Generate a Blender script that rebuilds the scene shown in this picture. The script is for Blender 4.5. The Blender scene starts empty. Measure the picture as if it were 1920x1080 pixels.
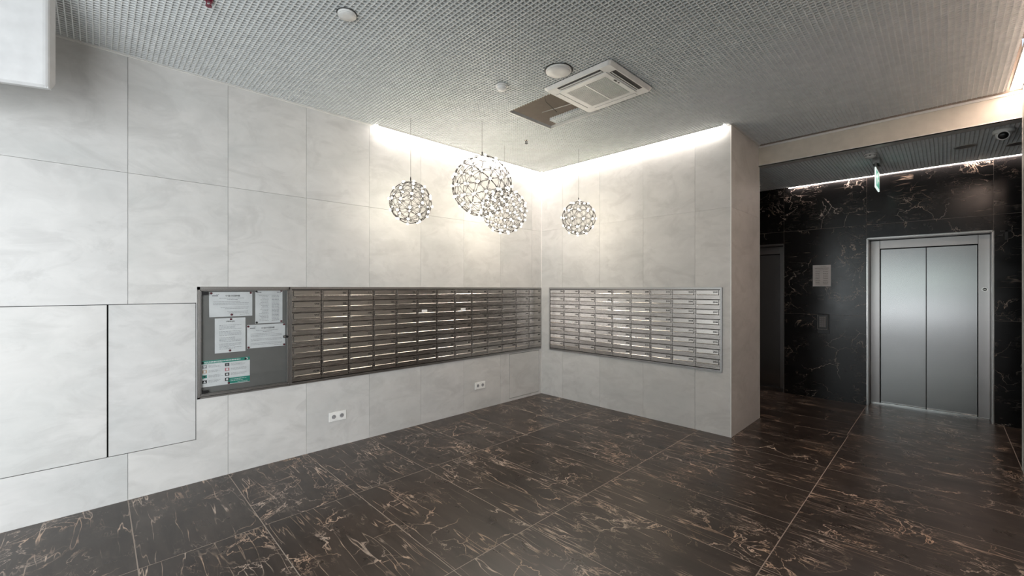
import bpy, bmesh, math, random
from mathutils import Vector, Matrix
random.seed(7)
sc = bpy.context.scene
col = sc.collection
PI = math.pi

# ------------------------------------------------------------------ camera, world, lights, exposure
CAM = (4.0525, -4.5576, 1.5)
YAW = math.radians(135.6)                     # direction of view, counter-clockwise from +x
cd = bpy.data.cameras.new('camera'); cam = bpy.data.objects.new('camera', cd); col.objects.link(cam)
cam.location = CAM; cam.rotation_euler = (PI/2, 0, YAW - PI/2)
cd.sensor_width = 36; cd.lens = 795/1920*36; cd.shift_y = 1/1920; cd.clip_start = 0.05
sc.camera = cam

sc.view_settings.view_transform = 'Standard'; sc.view_settings.look = 'None'
sc.view_settings.gamma = 1; sc.view_settings.use_curve_mapping = False
sc.view_settings.exposure = -0.04

w = bpy.data.worlds.new('world'); sc.world = w; w.use_nodes = True
w.node_tree.nodes['Background'].inputs[0].default_value = (0.75, 0.85, 1.0, 1)
w.node_tree.nodes['Background'].inputs[1].default_value = 1.2

def area(name, loc, rot, sx, sy, power, color):
    ld = bpy.data.lights.new(name, 'AREA'); ld.shape = 'RECTANGLE'; ld.size = sx; ld.size_y = sy
    ld.energy = power; ld.color = color
    o = bpy.data.objects.new(name, ld); col.objects.link(o); o.location = loc; o.rotation_euler = rot
    return o
# daylight through the glazed entrance front behind the camera (y = -8.2) 
area('daylight_front_west', (1.15, -8.12, 1.45), (PI/2, 0, 0), 1.9, 2.4, 26, (0.95, 1.0, 0.96))
# east bay: green and pale band lamps added for lift door reflections
area('band_lamp_east_green', (3.30, -8.12, 1.75), (PI/2, 0, 0), 1.7, 0.5, 8, (0.80, 1.0, 0.84))
area('band_lamp_east_pale', (3.30, -8.12, 0.80), (PI/2, 0, 0), 1.7, 0.26, 13, (0.96, 0.98, 1.0))
# daylight through the glazing in the right wall behind the camera: sky light, coming slightly downwards
sg = area('daylight_side_glazing', (4.46, -6.55, 1.45), (PI/2 - 0.20, 0, PI/2), 2.7, 2.5, 160, (0.95, 0.98, 1.0))
sg.data.spread = math.radians(135)

STRIP_MAIN, STRIP_LOBBY, STRIP_RIGHT, BULB = 54.0, 60.0, 42.0, 2.6

# ------------------------------------------------------------------ node helpers / materials
def nm(name):
    m = bpy.data.materials.new(name); m.use_nodes = True; nt = m.node_tree
    return m, nt, nt.nodes['Principled BSDF']
def N(nt, t, **k):
    n = nt.nodes.new(t)
    for a, b in k.items():
        if a in n.inputs.keys(): n.inputs[a].default_value = b
        else: setattr(n, a, b)
    return n
def L(nt, a, b): nt.links.new(a, b)
def ramp(nt, src, stops):
    r = nt.nodes.new('ShaderNodeValToRGB'); e = r.color_ramp.elements
    while len(e) < len(stops): e.new(0.5)
    for i, (p, c) in enumerate(stops):
        e[i].position = p; e[i].color = (c[0], c[1], c[2], 1) if hasattr(c, '__len__') else (c, c, c, 1)
    L(nt, src, r.inputs[0]); return r
def math_(nt, op, a, b=None, clamp=False):
    n = nt.nodes.new('ShaderNodeMath'); n.operation = op; n.use_clamp = clamp
    for i, v in enumerate((a, b)):
        if v is None: continue
        if isinstance(v, (int, float)): n.inputs[i].default_value = v
        else: L(nt, v, n.inputs[i])
    return n.outputs[0]
def mixc(nt, f, a, b, mode='MIX'):
    n = nt.nodes.new('ShaderNodeMix'); n.data_type = 'RGBA'; n.blend_type = mode
    if isinstance(f, (int, float)): n.inputs[0].default_value = f
    else: L(nt, f, n.inputs[0])
    for i, v in ((6, a), (7, b)):
        if isinstance(v, tuple): n.inputs[i].default_value = (*v, 1)
        else: L(nt, v, n.inputs[i])
    return n.outputs[2]
def coords(nt, scale=(1, 1, 1), rand=True):
    """object coordinates, shifted by a random amount per piece"""
    tc = nt.nodes.new('ShaderNodeNewGeometry')
    mp = nt.nodes.new('ShaderNodeMapping'); mp.inputs['Scale'].default_value = scale
    L(nt, tc.outputs['Position'], mp.inputs[0])
    if not rand: return mp.outputs[0]
    oi = nt.nodes.new('ShaderNodeObjectInfo')
    cx = nt.nodes.new('ShaderNodeCombineXYZ')
    L(nt, math_(nt, 'MULTIPLY', oi.outputs['Random'], 37.0), cx.inputs[0])
    L(nt, math_(nt, 'MULTIPLY', oi.outputs['Random'], 91.0), cx.inputs[1])
    L(nt, math_(nt, 'MULTIPLY', oi.outputs['Random'], 53.0), cx.inputs[2])
    va = nt.nodes.new('ShaderNodeVectorMath'); va.operation = 'ADD'
    L(nt, mp.outputs[0], va.inputs[0]); L(nt, cx.outputs[0], va.inputs[1])
    return va.outputs[0]
def noise(nt, vec, scale, detail=4, rough=0.5, dist=0.0):
    n = nt.nodes.new('ShaderNodeTexNoise'); n.inputs['Scale'].default_value = scale
    n.inputs['Detail'].default_value = detail; n.inputs['Roughness'].default_value = rough
    n.inputs['Distortion'].default_value = dist; L(nt, vec, n.inputs['Vector']); return n

def plain(name, c, rough=0.5, metal=0.0, spec=0.5, emit=None, es=0.0, bump=0.0):
    m, nt, b = nm(name)
    b.inputs['Roughness'].default_value = rough; b.inputs['Metallic'].default_value = metal
    b.inputs['Specular IOR Level'].default_value = spec
    v = coords(nt); n = noise(nt, v, 14, 3)
    r = ramp(nt, n.outputs['Fac'], [(0.3, tuple(x*0.94 for x in c)), (0.7, tuple(min(1, x*1.05) for x in c))])
    L(nt, r.outputs[0], b.inputs['Base Color'])
    if emit: b.inputs['Emission Color'].default_value = (*emit, 1); b.inputs['Emission Strength'].default_value = es
    if bump:
        bn = nt.nodes.new('ShaderNodeBump'); bn.inputs['Strength'].default_value = bump
        n2 = noise(nt, v, 120, 2); L(nt, n2.outputs['Fac'], bn.inputs['Height']); L(nt, bn.outputs[0], b.inputs['Normal'])
    return m

def concrete(name, c0, c1, c2):
    m, nt, b = nm(name)
    v = coords(nt, (1, 1, 1.8))
    big = noise(nt, v, 1.1, 4, 0.55, 0.3)
    sm = noise(nt, v, 5.0, 6, 0.62, 0.8)
    blot = ramp(nt, noise(nt, v, 2.3, 8, 0.66, 1.2).outputs['Fac'], [(0.50, 0), (0.60, 0.7), (0.66, 1), (0.72, 0.3)])
    r = ramp(nt, big.outputs['Fac'], [(0.30, c0), (0.52, c1), (0.72, c2)])
    r2 = ramp(nt, sm.outputs['Fac'], [(0.3, 0.93), (0.7, 1.04)])
    c = mixc(nt, 1.0, r.outputs[0], r2.outputs[0], 'MULTIPLY')
    c = mixc(nt, math_(nt, 'MULTIPLY', blot.outputs[0], 0.42), c, tuple(x*0.72 for x in c1))
    oi = nt.nodes.new('ShaderNodeObjectInfo')
    tint = ramp(nt, oi.outputs['Random'], [(0.0, (0.98, 0.983, 0.985)), (1.0, (1.01, 1.008, 1.0))])
    c = mixc(nt, 1.0, c, tint.outputs[0], 'MULTIPLY')
    L(nt, c, b.inputs['Base Color'])
    rr = ramp(nt, sm.outputs['Fac'], [(0.3, 0.42), (0.7, 0.55)]); L(nt, rr.outputs[0], b.inputs['Roughness'])
    b.inputs['Specular IOR Level'].default_value = 0.35
    return m

def marble(name, base0, base1, vein, amt, rough, axis):
    """dark stone: long broken veins, a mesh of cracks, fine parallel strokes along x"""
    m, nt, b = nm(name)
    v = coords(nt)
    # warp
    wn = noise(nt, v, 2.2, 5, 0.6)
    sub = nt.nodes.new('ShaderNodeVectorMath'); sub.operation = 'SUBTRACT'
    L(nt, wn.outputs['Color'], sub.inputs[0]); sub.inputs[1].default_value = (0.5, 0.5, 0.5)
    scl = nt.nodes.new('ShaderNodeVectorMath'); scl.operation = 'SCALE'; scl.inputs['Scale'].default_value = 0.45
    L(nt, sub.outputs[0], scl.inputs[0])
    add = nt.nodes.new('ShaderNodeVectorMath'); add.operation = 'ADD'
    L(nt, v, add.inputs[0]); L(nt, scl.outputs[0], add.inputs[1]); vw = add.outputs[0]
    def line(fac, c, w_):
        a_ = math_(nt, 'ABSOLUTE', math_(nt, 'SUBTRACT', fac, c))
        return ramp(nt, a_, [(0.0, 1), (w_*0.45, 0.75), (w_, 0)]).outputs[0]
    def mask(sc_, lo, hi, off):
        mq = nt.nodes.new('ShaderNodeMapping'); mq.inputs['Location'].default_value = (off, off*1.7, off*0.6); L(nt, v, mq.inputs[0])
        return ramp(nt, noise(nt, mq.outputs[0], sc_, 3, 0.55).outputs['Fac'], [(lo, 0), (hi, 1)]).outputs[0]
    mul = lambda p, q: math_(nt, 'MULTIPLY', p, q)
    mxm = lambda p, q: math_(nt, 'MAXIMUM', p, q)
    hall = axis == 'x'
    # crack network
    vo = nt.nodes.new('ShaderNodeTexVoronoi'); vo.feature = 'DISTANCE_TO_EDGE'; vo.inputs['Scale'].default_value = 3.0 if hall else 2.6
    L(nt, vw, vo.inputs['Vector'])
    crack = ramp(nt, vo.outputs['Distance'], [(0.0, 1), (0.005, 0.8), (0.012, 0.0)] if hall else [(0.0, 1), (0.003, 0.8), (0.010, 0.0)])
    s = mul(crack.outputs[0], mask(2.2, 0.52, 0.60, 3.1))
    # curling thin veins
    s = mxm(s, mul(line(noise(nt, v, 3.4, 7, 0.6, 0.8).outputs['Fac'], 0.5, 0.0085), mask(1.9, 0.50, 0.60, 8.2)))
    # long strokes running along x at slightly different slopes
    mp = nt.nodes.new('ShaderNodeMapping'); L(nt, v, mp.inputs[0]); mp.inputs['Scale'].default_value = (0.9, 5.5, 5.5); mp.inputs['Rotation'].default_value = (0, 0, 0.05)
    for rz, sc_, off, w_ in ((0.10, 1.3, 1.0, 0.0075), (-0.16, 1.9, 5.0, 0.009)):
        mr = nt.nodes.new('ShaderNodeMapping'); L(nt, v, mr.inputs[0]); mr.inputs['Scale'].default_value = (0.55, 5.0, 5.0)
        mr.inputs['Rotation'].default_value = (0, 0 if hall else rz, rz); mr.inputs['Location'].default_value = (off, off, off)
        st_ = mul(line(noise(nt, mr.outputs[0], sc_, 3, 0.5, 0.15).outputs['Fac'], 0.5, w_), mask(2.6, 0.47 if hall else 0.60, 0.60 if hall else 0.70, off+11))
        s = mxm(s, mul(st_, 0.9 if hall else 0.6))
    # short scratches and hazy flecks around the veins
    mf = nt.nodes.new('ShaderNodeMapping'); L(nt, v, mf.inputs[0]); mf.inputs['Scale'].default_value = (1.6, 5.0, 5.0); mf.inputs['Rotation'].default_value = (0, 0, -0.3)
    s = mxm(s, mul(line(noise(nt, mf.outputs[0], 4.0, 4, 0.6, 0.5).outputs['Fac'], 0.5, 0.016), mul(mask(3.6, 0.54, 0.66, 17.0), 0.55 if hall else 0.3)))
    haze = mul(ramp(nt, noise(nt, mf.outputs[0], 6.0, 6, 0.7, 0.6).outputs['Fac'], [(0.45, 0), (0.8, 0.5)]).outputs[0], mask(2.0, 0.52, 0.72, 3.1))
    s = mxm(s, mul(haze, 0.22 if hall else 0.10))
    brk = ramp(nt, noise(nt, v, 9, 4, 0.6).outputs['Fac'], [(0.34, 0.2), (0.58, 1)])
    s = math_(nt, 'MULTIPLY', mul(s, brk.outputs[0]), amt, True)
    base = ramp(nt, noise(nt, mp.outputs[0], 2.0, 6, 0.6, 0.6).outputs['Fac'], [(0.35, base0), (0.7, base1)])
    vc = ramp(nt, noise(nt, v, 3.0, 3).outputs['Fac'], [(0.4, vein), (0.62, tuple(x*y for x, y in zip(vein, (1.0, 0.86, 0.74))))])
    L(nt, mixc(nt, s, base.outputs[0], vc.outputs[0]), b.inputs['Base Color'])
    rr = ramp(nt, noise(nt, v, 6, 4).outputs['Fac'], [(0.3, rough), (0.7, rough + 0.07)]); L(nt, rr.outputs[0], b.inputs['Roughness'])
    b.inputs['Specular IOR Level'].default_value = 0.45
    return m

def steel(name, c, rough, aniso=0.0, streak=(1, 1, 120), bump=0.02, var=1.0):
    m, nt, b = nm(name)
    v = coords(nt, streak); n = noise(nt, v, 3.0, 3)
    r = ramp(nt, n.outputs['Fac'], [(0.3, tuple(x*(1-0.14*var) for x in c)), (0.7, tuple(x*(1+0.1*var) for x in c))])
    L(nt, r.outputs[0], b.inputs['Base Color'])
    b.inputs['Metallic'].default_value = 1.0
    rr = ramp(nt, n.outputs['Fac'], [(0.3, rough*(1-0.15*var)), (0.7, rough*(1+0.2*var))]); L(nt, rr.outputs[0], b.inputs['Roughness'])
    if aniso:
        b.inputs['Anisotropic'].default_value = aniso
        tg = nt.nodes.new('ShaderNodeTangent'); tg.direction_type = 'RADIAL'; tg.axis = 'Z'; L(nt, tg.outputs[0], b.inputs['Tangent'])
    if bump:
        v2 = coords(nt); w2 = noise(nt, v2, 2.2, 2)
        bn = nt.nodes.new('ShaderNodeBump'); bn.inputs['Strength'].default_value = bump; bn.inputs['Distance'].default_value = 0.1
        L(nt, w2.outputs['Fac'], bn.inputs['Height']); L(nt, bn.outputs[0], b.inputs['Normal'])
    return m

def emitter(name, c, s):
    m, nt, b = nm(name); b.inputs['Base Color'].default_value = (0.8, 0.8, 0.8, 1)
    b.inputs['Emission Color'].default_value = (*c, 1); b.inputs['Emission Strength'].default_value = s
    return m

M = {}
M['concrete'] = concrete('light_concrete_laminate', (0.54, 0.545, 0.535), (0.605, 0.60, 0.588), (0.645, 0.64, 0.628))
M['backing'] = plain('grey_joint_backing', (0.42, 0.42, 0.42), 0.8)
M['dark_gap'] = plain('dark_gap', (0.03, 0.03, 0.03), 0.9)
M['floor'] = marble('dark_marble_floor_tile', (0.022, 0.016, 0.013), (0.048, 0.036, 0.029), (0.62, 0.50, 0.41), 0.9, 0.27, 'x')
M['marble'] = marble('dark_marble_wall_slab', (0.005, 0.005, 0.005), (0.013, 0.012, 0.012), (0.58, 0.51, 0.45), 0.85, 0.16, 'w')
M['grout'] = plain('pale_grout', (0.33, 0.28, 0.24), 0.8)
M['grid'] = plain('light_grey_lattice', (0.76, 0.785, 0.785), 0.5)
M['plenum'] = plain('taupe_plenum_concrete', (0.34, 0.295, 0.255), 0.9, bump=0.2)
M['white'] = plain('white_plastic', (0.86, 0.86, 0.84), 0.4)
M['white_paint'] = plain('white_paint', (0.56, 0.56, 0.56), 0.5)
M['cream'] = plain('cream_fascia', (0.60, 0.57, 0.50), 0.45)
M['alu'] = plain('white_aluminium_trim', (0.72, 0.72, 0.70), 0.4, 0.2)
M['steel'] = steel('brushed_steel_mailbox', (0.43, 0.40, 0.375), 0.25, 0.0, (2, 2, 90), 0.0)
M['flap'] = steel('brushed_steel_flap', (0.52, 0.49, 0.46), 0.23, 0.0, (2, 2, 90), 0.0)
M['frame_steel'] = steel('steel_surround', (0.42, 0.41, 0.40), 0.34, 0, (60, 60, 60))
M['lift_steel'] = steel('brushed_lift_door_steel', (0.37, 0.37, 0.365), 0.24, 0.6, (0.5, 0.5, 1.2), 0.0, 0.25)
M['lift_frame'] = steel('brushed_lift_frame_steel', (0.42, 0.40, 0.39), 0.30, 0.6, (0.5, 0.5, 1.5), 0.0, 0.25)
M['chrome'] = steel('polished_chrome', (0.75, 0.74, 0.72), 0.12, 0, (1, 1, 1), 0)
M['wire'] = steel('nickel_wire', (0.07, 0.065, 0.06), 0.5, 0, (1, 1, 1), 0)
M['black'] = plain('black_plastic', (0.012, 0.012, 0.013), 0.3)
M['ink'] = plain('black_ink', (0.03, 0.028, 0.026), 0.6)
M['ink_soft'] = plain('grey_print', (0.30, 0.30, 0.31), 0.7)
M['board'] = plain('grey_magnetic_board', (0.20, 0.195, 0.185), 0.5, 0.3)
M['paper'] = plain('white_paper', (0.80, 0.80, 0.80), 0.7)
M['magnet'] = plain('dark_red_magnet', (0.13, 0.012, 0.025), 0.35)
M['teal'] = plain('teal_print', (0.02, 0.27, 0.20), 0.6)
M['peach'] = plain('peach_print', (0.62, 0.40, 0.27), 0.6)
M['rose'] = plain('rose_print', (0.55, 0.17, 0.20), 0.6)
M['socket_dark'] = plain('socket_holes', (0.05, 0.05, 0.05), 0.6)
M['red'] = plain('dark_red_glass_bulb', (0.16, 0.01, 0.03), 0.2)
M['cable'] = plain('grey_cable', (0.10, 0.09, 0.085), 0.6)
M['led_main'] = emitter('led_diffuser_warm_white', (1.0, 0.91, 0.84), STRIP_MAIN)
M['led_lobby'] = emitter('led_diffuser_lobby', (1.0, 0.85, 0.79), STRIP_LOBBY)
M['led_right'] = emitter('led_diffuser_right', (1.0, 0.74, 0.60), STRIP_RIGHT)
M['bulb'] = emitter('small_glowing_bulb', (1.0, 0.97, 0.88), BULB)
M['exit_green'] = plain('exit_sign_green', (0.05, 0.42, 0.28), 0.4, emit=(0.10, 0.75, 0.50), es=0.35)
M['exit_white'] = plain('exit_sign_white', (0.8, 0.85, 0.83), 0.4, emit=(0.85, 1, 0.95), es=0.9)
m, nt, b = nm('clear_glass_pane')
nt.nodes.remove(b); out = nt.nodes['Material Output']
tr = nt.nodes.new('ShaderNodeBsdfTransparent'); tr.inputs[0].default_value = (0.95, 0.96, 0.96, 1)
gl = nt.nodes.new('ShaderNodeBsdfGlossy'); gl.inputs['Roughness'].default_value = 0.03
fr = nt.nodes.new('ShaderNodeFresnel'); fr.inputs[0].default_value = 1.45
mx = nt.nodes.new('ShaderNodeMixShader'); L(nt, fr.outputs[0], mx.inputs[0]); L(nt, tr.outputs[0], mx.inputs[1]); L(nt, gl.outputs[0], mx.inputs[2])
L(nt, mx.outputs[0], out.inputs[0]); M['glass'] = m

# ------------------------------------------------------------------ mesh helpers
class MB:
    def __init__(s): s.v = []; s.f = []; s.smooth = set()
    def box(s, x0, x1, y0, y1, z0, z1):
        k = len(s.v)
        s.v += [(x0,y0,z0),(x1,y0,z0),(x1,y1,z0),(x0,y1,z0),(x0,y0,z1),(x1,y0,z1),(x1,y1,z1),(x0,y1,z1)]
        s.f += [tuple(k+i for i in q) for q in ((0,3,2,1),(4,5,6,7),(0,1,5,4),(1,2,6,5),(2,3,7,6),(3,0,4,7))]
        return s
    def cyl(s, c, r, h, axis='z', n=16, r2=None, cap=True):
        """from c along +axis by h"""
        r2 = r if r2 is None else r2; k = len(s.v)
        for j, (rr, t) in enumerate(((r, 0), (r2, h))):
            for i in range(n):
                a = 2*PI*i/n; p, q = rr*math.cos(a), rr*math.sin(a)
                s.v.append({'z': (c[0]+p, c[1]+q, c[2]+t), 'x': (c[0]+t, c[1]+p, c[2]+q), 'y': (c[0]+q, c[1]+t, c[2]+p)}[axis])
        for i in range(n):
            j = (i+1) % n; s.smooth.add(len(s.f)); s.f.append((k+i, k+j, k+n+j, k+n+i))
        if cap: s.f.append(tuple(k+i for i in reversed(range(n)))); s.f.append(tuple(k+n+i for i in range(n)))
        return s
    def lathe(s, c, prof, n=24, flip=False):
        """profile of (radius, dz) around the vertical through c"""
        k = len(s.v)
        for r, z in prof:
            for i in range(n):
                a = 2*PI*i/n; s.v.append((c[0]+r*math.cos(a), c[1]+r*math.sin(a), c[2]+z))
        for j in range(len(prof)-1):
            for i in range(n):
                i2 = (i+1) % n; s.smooth.add(len(s.f)); s.f.append((k+j*n+i, k+j*n+i2, k+(j+1)*n+i2, k+(j+1)*n+i))
        s.f.append(tuple(k+(len(prof)-1)*n+i for i in range(n))); s.f.append(tuple(k+i for i in reversed(range(n))))
        return s
    def tube(s, pts, r, n=6):
        k = len(s.v); P = [Vector(p) for p in pts]
        for i, p in enumerate(P):
            d = (P[min(i+1, len(P)-1)] - P[max(i-1, 0)]).normalized()
            u = d.cross(Vector((0, 0, 1)) if abs(d.z) < 0.9 else Vector((1, 0, 0))).normalized(); w_ = d.cross(u)
            for j in range(n):
                a = 2*PI*j/n; s.v.append(tuple(p + u*(r*math.cos(a)) + w_*(r*math.sin(a))))
        for i in range(len(P)-1):
            for j in range(n):
                j2 = (j+1) % n; s.smooth.add(len(s.f)); s.f.append((k+i*n+j, k+i*n+j2, k+(i+1)*n+j2, k+(i+1)*n+j))
        s.f.append(tuple(k+j for j in range(n))); s.f.append(tuple(k+(len(P)-1)*n+j for j in reversed(range(n))))
        return s
    def prism(s, poly, fn, t0, t1):
        """closed 2-D polygon swept from t0 to t1; fn(a, b, t) -> point"""
        k = len(s.v); n = len(poly)
        for t in (t0, t1):
            for a, b_ in poly: s.v.append(tuple(fn(a, b_, t)))
        for i in range(n):
            j = (i+1) % n; s.f.append((k+i, k+j, k+n+j, k+n+i))
        s.f.append(tuple(k+i for i in reversed(range(n)))); s.f.append(tuple(k+n+i for i in range(n)))
        return s
    def mesh(s, name, mat, bevel=0):
        me = bpy.data.meshes.new(name); me.from_pydata(s.v, [], s.f)
        bm = bmesh.new(); bm.from_mesh(me)
        bmesh.ops.recalc_face_normals(bm, faces=bm.faces)
        bm.faces.ensure_lookup_table()
        for i in s.smooth: bm.faces[i].smooth = True
        if bevel:
            bmesh.ops.bevel(bm, geom=[e for e in bm.edges if len(e.link_faces) == 2 and e.calc_face_angle(0) > 0.5],
                            offset=bevel, segments=2, affect='EDGES', profile=0.6)
        bm.to_mesh(me); bm.free(); me.materials.append(mat); return me
def put(name, me, parent=None, loc=None, rotz=None):
    o = bpy.data.objects.new(name, me); col.objects.link(o)
    if parent: o.parent = parent
    if loc: o.location = loc
    if rotz: o.rotation_euler = (0, 0, rotz)
    return o
def obj(name, mb, mat, parent=None, loc=None, rotz=None, bevel=0): return put(name, mb.mesh(name, mat, bevel), parent, loc, rotz)
def tag(o, label=None, cat=None, group=None, kind=None):
    if label: o['label'] = label
    if cat: o['category'] = cat
    if group: o['group'] = group
    if kind: o['kind'] = kind
    return o
def thing(name, loc, label, cat, group=None, rotz=0):
    o = bpy.data.objects.new(name, None); col.objects.link(o); o.location = loc; o.rotation_euler = (0, 0, rotz)
    o.empty_display_size = 0.1
    return tag(o, label, cat, group)
def copy_tree(o, parent=None, skip=()):
    c = o.copy(); col.objects.link(c)
    c.parent = parent
    for ch in list(o.children):
        if ch.name.split('.')[0] in skip: continue
        copy_tree(ch, c, skip)
    return c
_tx = {}
def text_mesh(s, size, mat, align='RIGHT', key=None, bold=0.0):
    k = (s, size, mat.name, align, bold)
    if k in _tx: return _tx[k]
    cu = bpy.data.curves.new('txt', 'FONT'); cu.body = s; cu.size = size; cu.align_x = align; cu.align_y = 'CENTER'
    cu.resolution_u = 1; cu.offset = bold
    t = bpy.data.objects.new('txt', cu); col.objects.link(t)
    bpy.context.view_layer.update()
    me = bpy.data.meshes.new_from_object(t.evaluated_get(bpy.context.evaluated_depsgraph_get()))
    bpy.data.objects.remove(t); bpy.data.curves.remove(cu)
    me.transform(Matrix.Rotation(PI/2, 4, 'X'))           # into the x-z plane, facing -y
    me.materials.clear(); me.materials.append(mat); me.name = 'lettering'
    _tx[k] = me; return me

def cut_rect(r, holes):
    """rectangle (a0,a1,b0,b1) minus holes -> list of rectangles"""
    out = [r]
    for h in holes:
        nxt = []
        for (a0, a1, b0, b1) in out:
            c0, c1, d0, d1 = max(a0, h[0]), min(a1, h[1]), max(b0, h[2]), min(b1, h[3])
            if c0 >= c1 or d0 >= d1: nxt.append((a0, a1, b0, b1)); continue
            if a0 < c0: nxt.append((a0, c0, b0, b1))
            if c1 < a1: nxt.append((c1, a1, b0, b1))
            if b0 < d0: nxt.append((c0, c1, b0, d0))
            if d1 < b1: nxt.append((c0, c1, d1, b1))
        out = nxt
    return out
def clad(wall, name, axis, face, sign, us, vs, holes, mat, thick=0.012, gap=0.002):
    """panels on a wall plane. axis 'x': plane x=face, u=y, v=z; axis 'y': plane y=face, u=x, v=z. sign = outward direction"""
    g = gap/2
    for i in range(len(us)-1):
        for j in range(len(vs)-1):
            rs = cut_rect((us[i]+g, us[i+1]-g, vs[j]+(g if j else 0), vs[j+1]-g), holes)
            if not rs: continue
            mb = MB(); a, c = sorted((face, face - sign*thick))
            for (u0, u1, v0, v1) in rs:
                if axis == 'x': mb.box(a, c, u0, u1, v0, v1)
                else: mb.box(u0, u1, a, c, v0, v1)
            obj(name, mb, mat, wall)
def backing(name, axis, f0, f1, u0, u1, v0, v1, holes, mat):
    mb = MB()
    for (a0, a1, b0, b1) in cut_rect((u0, u1, v0, v1), holes):
        if axis == 'x': mb.box(f0, f1, a0, a1, b0, b1)
        else: mb.box(a0, a1, f0, f1, b0, b1)
    return tag(obj(name, mb, mat), kind='structure')

ZC = 3.153      # underside of the lattice ceiling in the hall
ZL = 2.94       # underside of the lattice ceiling in the lift lobby
YF = -8.2       # glazed front behind the camera
YL = 2.51       # face of the lift wall
XP = 2.548      # end of the back wall
XR = 4.5        # right wall

# ------------------------------------------------------------------ floor
floor = tag(obj('floor', MB().box(-0.3, 6.2, YF-0.2, 3.3, -0.08, -0.0007), M['grout']), kind='structure')
xs = [0.0, 1.035, 2.225, 3.362, XR]
xs_lobby = [0.9, 2.225, 3.350, 4.5, 5.7]
ys = [round(-8.0 + 0.6*i, 3) for i in range(14)] + [0.4, 0.93]     # joints at ..., -4.4, -3.8, -3.2, -2.6
G = 0.0028
tile_cache = {}
def tile(x0, x1, y0, y1):
    k = (round(x1-x0, 3), round(y1-y0, 3))
    if k not in tile_cache:
        a, c = k[0]/2-G, k[1]/2-G
        tile_cache[k] = MB().box(-a, a, -c, c, -0.012, 0.0).mesh('floor_tile', M['floor'])
    put('tile', tile_cache[k], floor, ((x0+x1)/2, (y0+y1)/2, 0))
ys[0] = YF
for j in range(len(ys)-1):
    for i in range(len(xs)-1):
        if ys[j] >= -0.1 and xs[i+1] < XP: continue
        tile(xs[i], xs[i+1], ys[j], ys[j+1])
for y0, y1 in ((0.93, 1.4), (1.4, 2.0), (2.0, YL)):
    for i in range(len(xs_lobby)-1): tile(xs_lobby[i], xs_lobby[i+1], y0, y1)
for x0, x1 in ((3.352, 4.428), (1.35, 2.431)): tile(x0, x1, YL, 2.90)

# ------------------------------------------------------------------ left wall
BANK_L = (-4.003, -0.009, 0.640, 1.514)
D1 = (-5.45, -4.504, 0.330, 1.390); D2 = (-4.504, -4.008, 0.330, 1.390); D3 = (-0.639, -0.045, 0.032, 0.627)
e = 0.0
holesL = [BANK_L, (D1[0], D2[1], D1[2], D1[3]), D3]
us = [YF] + [round(-8.0+0.6*i, 3) for i in range(14)] + [0.0]
vs = [0.0, 0.72, 2.32, ZC+0.01]
vs = [0.0, 2.32, ZC+0.01]
wide = [BANK_L] + [(h[0]-0.03, min(h[1]+0.03, -0.012), h[2]-0.03, h[3]+0.03) for h in holesL[1:]]
wl = backing('wall_left', 'x', -0.10, -0.0122, YF, 0.03, 0, 3.65, wide, M['backing'])
obj('core', MB().box(-0.22, -0.10, YF, 0.03, 0, 3.65), M['dark_gap'], wl)
clad(wl, 'panel', 'x', 0.0, 1, us, vs, holesL, M['concrete'])
def access(d, label, gap=0.0045):
    o = obj('access_door', MB().box(-0.020, 0.0, d[0]+gap, d[1]-gap, d[2]+gap, d[3]-gap), M['concrete'], bevel=0.0008)
    tag(o, label, 'access door', 'flush access doors in the left wall')
    obj('rim', MB().box(-0.05, -0.021, d[0]+0.001, min(d[1]-0.001, -0.03), d[2]+0.001, d[3]-0.001), M['dark_gap'], o)
access(D1, 'large flush grey access door at the left edge of the photo, left of the other one')
access(D2, 'tall narrow flush grey access door just left of the notice board')
access(D3, 'small square flush grey access door at floor level beside the room corner', 0.0060)

# ------------------------------------------------------------------ back wall (with the second bank) and its end face
BANK_R = (0.149, 2.464, 0.640, 1.514)
wb = backing('wall_back', 'y', 0.006, 0.10, -0.02, XP-0.006, 0, 3.65, [BANK_R], M['backing'])
obj('core', MB().box(-0.02, XP-0.006, 0.10, 0.928, 0, 3.65), M['backing'], wb)
clad(wb, 'panel', 'y', 0.0, -1, [0.004, 0.387, 0.987, 1.587, 2.187, XP-0.003], vs, [BANK_R], M['concrete'])
clad(wb, 'panel', 'x', XP, 1, [0.003, 0.928], vs, [], M['concrete'])
tag(obj('trim_1', MB().box(XP-0.008, XP+0.003, -0.003, 0.008, 0, ZC), M['alu']), kind='structure')
tag(obj('trim_2', MB().box(XP-0.006, XP+0.003, 0.924, 0.934, 0, ZC), M['alu']), kind='structure')
tag(obj('trim_3', MB().box(0.0, 0.012, -0.008, 0.0, 0, ZC), M['alu']), kind='structure')
# thin white angle where the lattice meets the left wall, up to the light strip
tag(obj('trim_4', MB().box(0.0, 0.016, YF, -2.53, ZC-0.006, ZC-0.001).box(0, 0.003, YF, -2.53, ZC-0.012, ZC-0.001), M['alu']), kind='structure')
tag(obj('trim_5', MB().box(2.49, XP+0.016, -0.016, 0.0, ZC-0.006, ZC-0.001).box(XP, XP+0.016, -0.016, 0.9, ZC-0.006, ZC-0.001), M['alu']), kind='structure')

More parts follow.
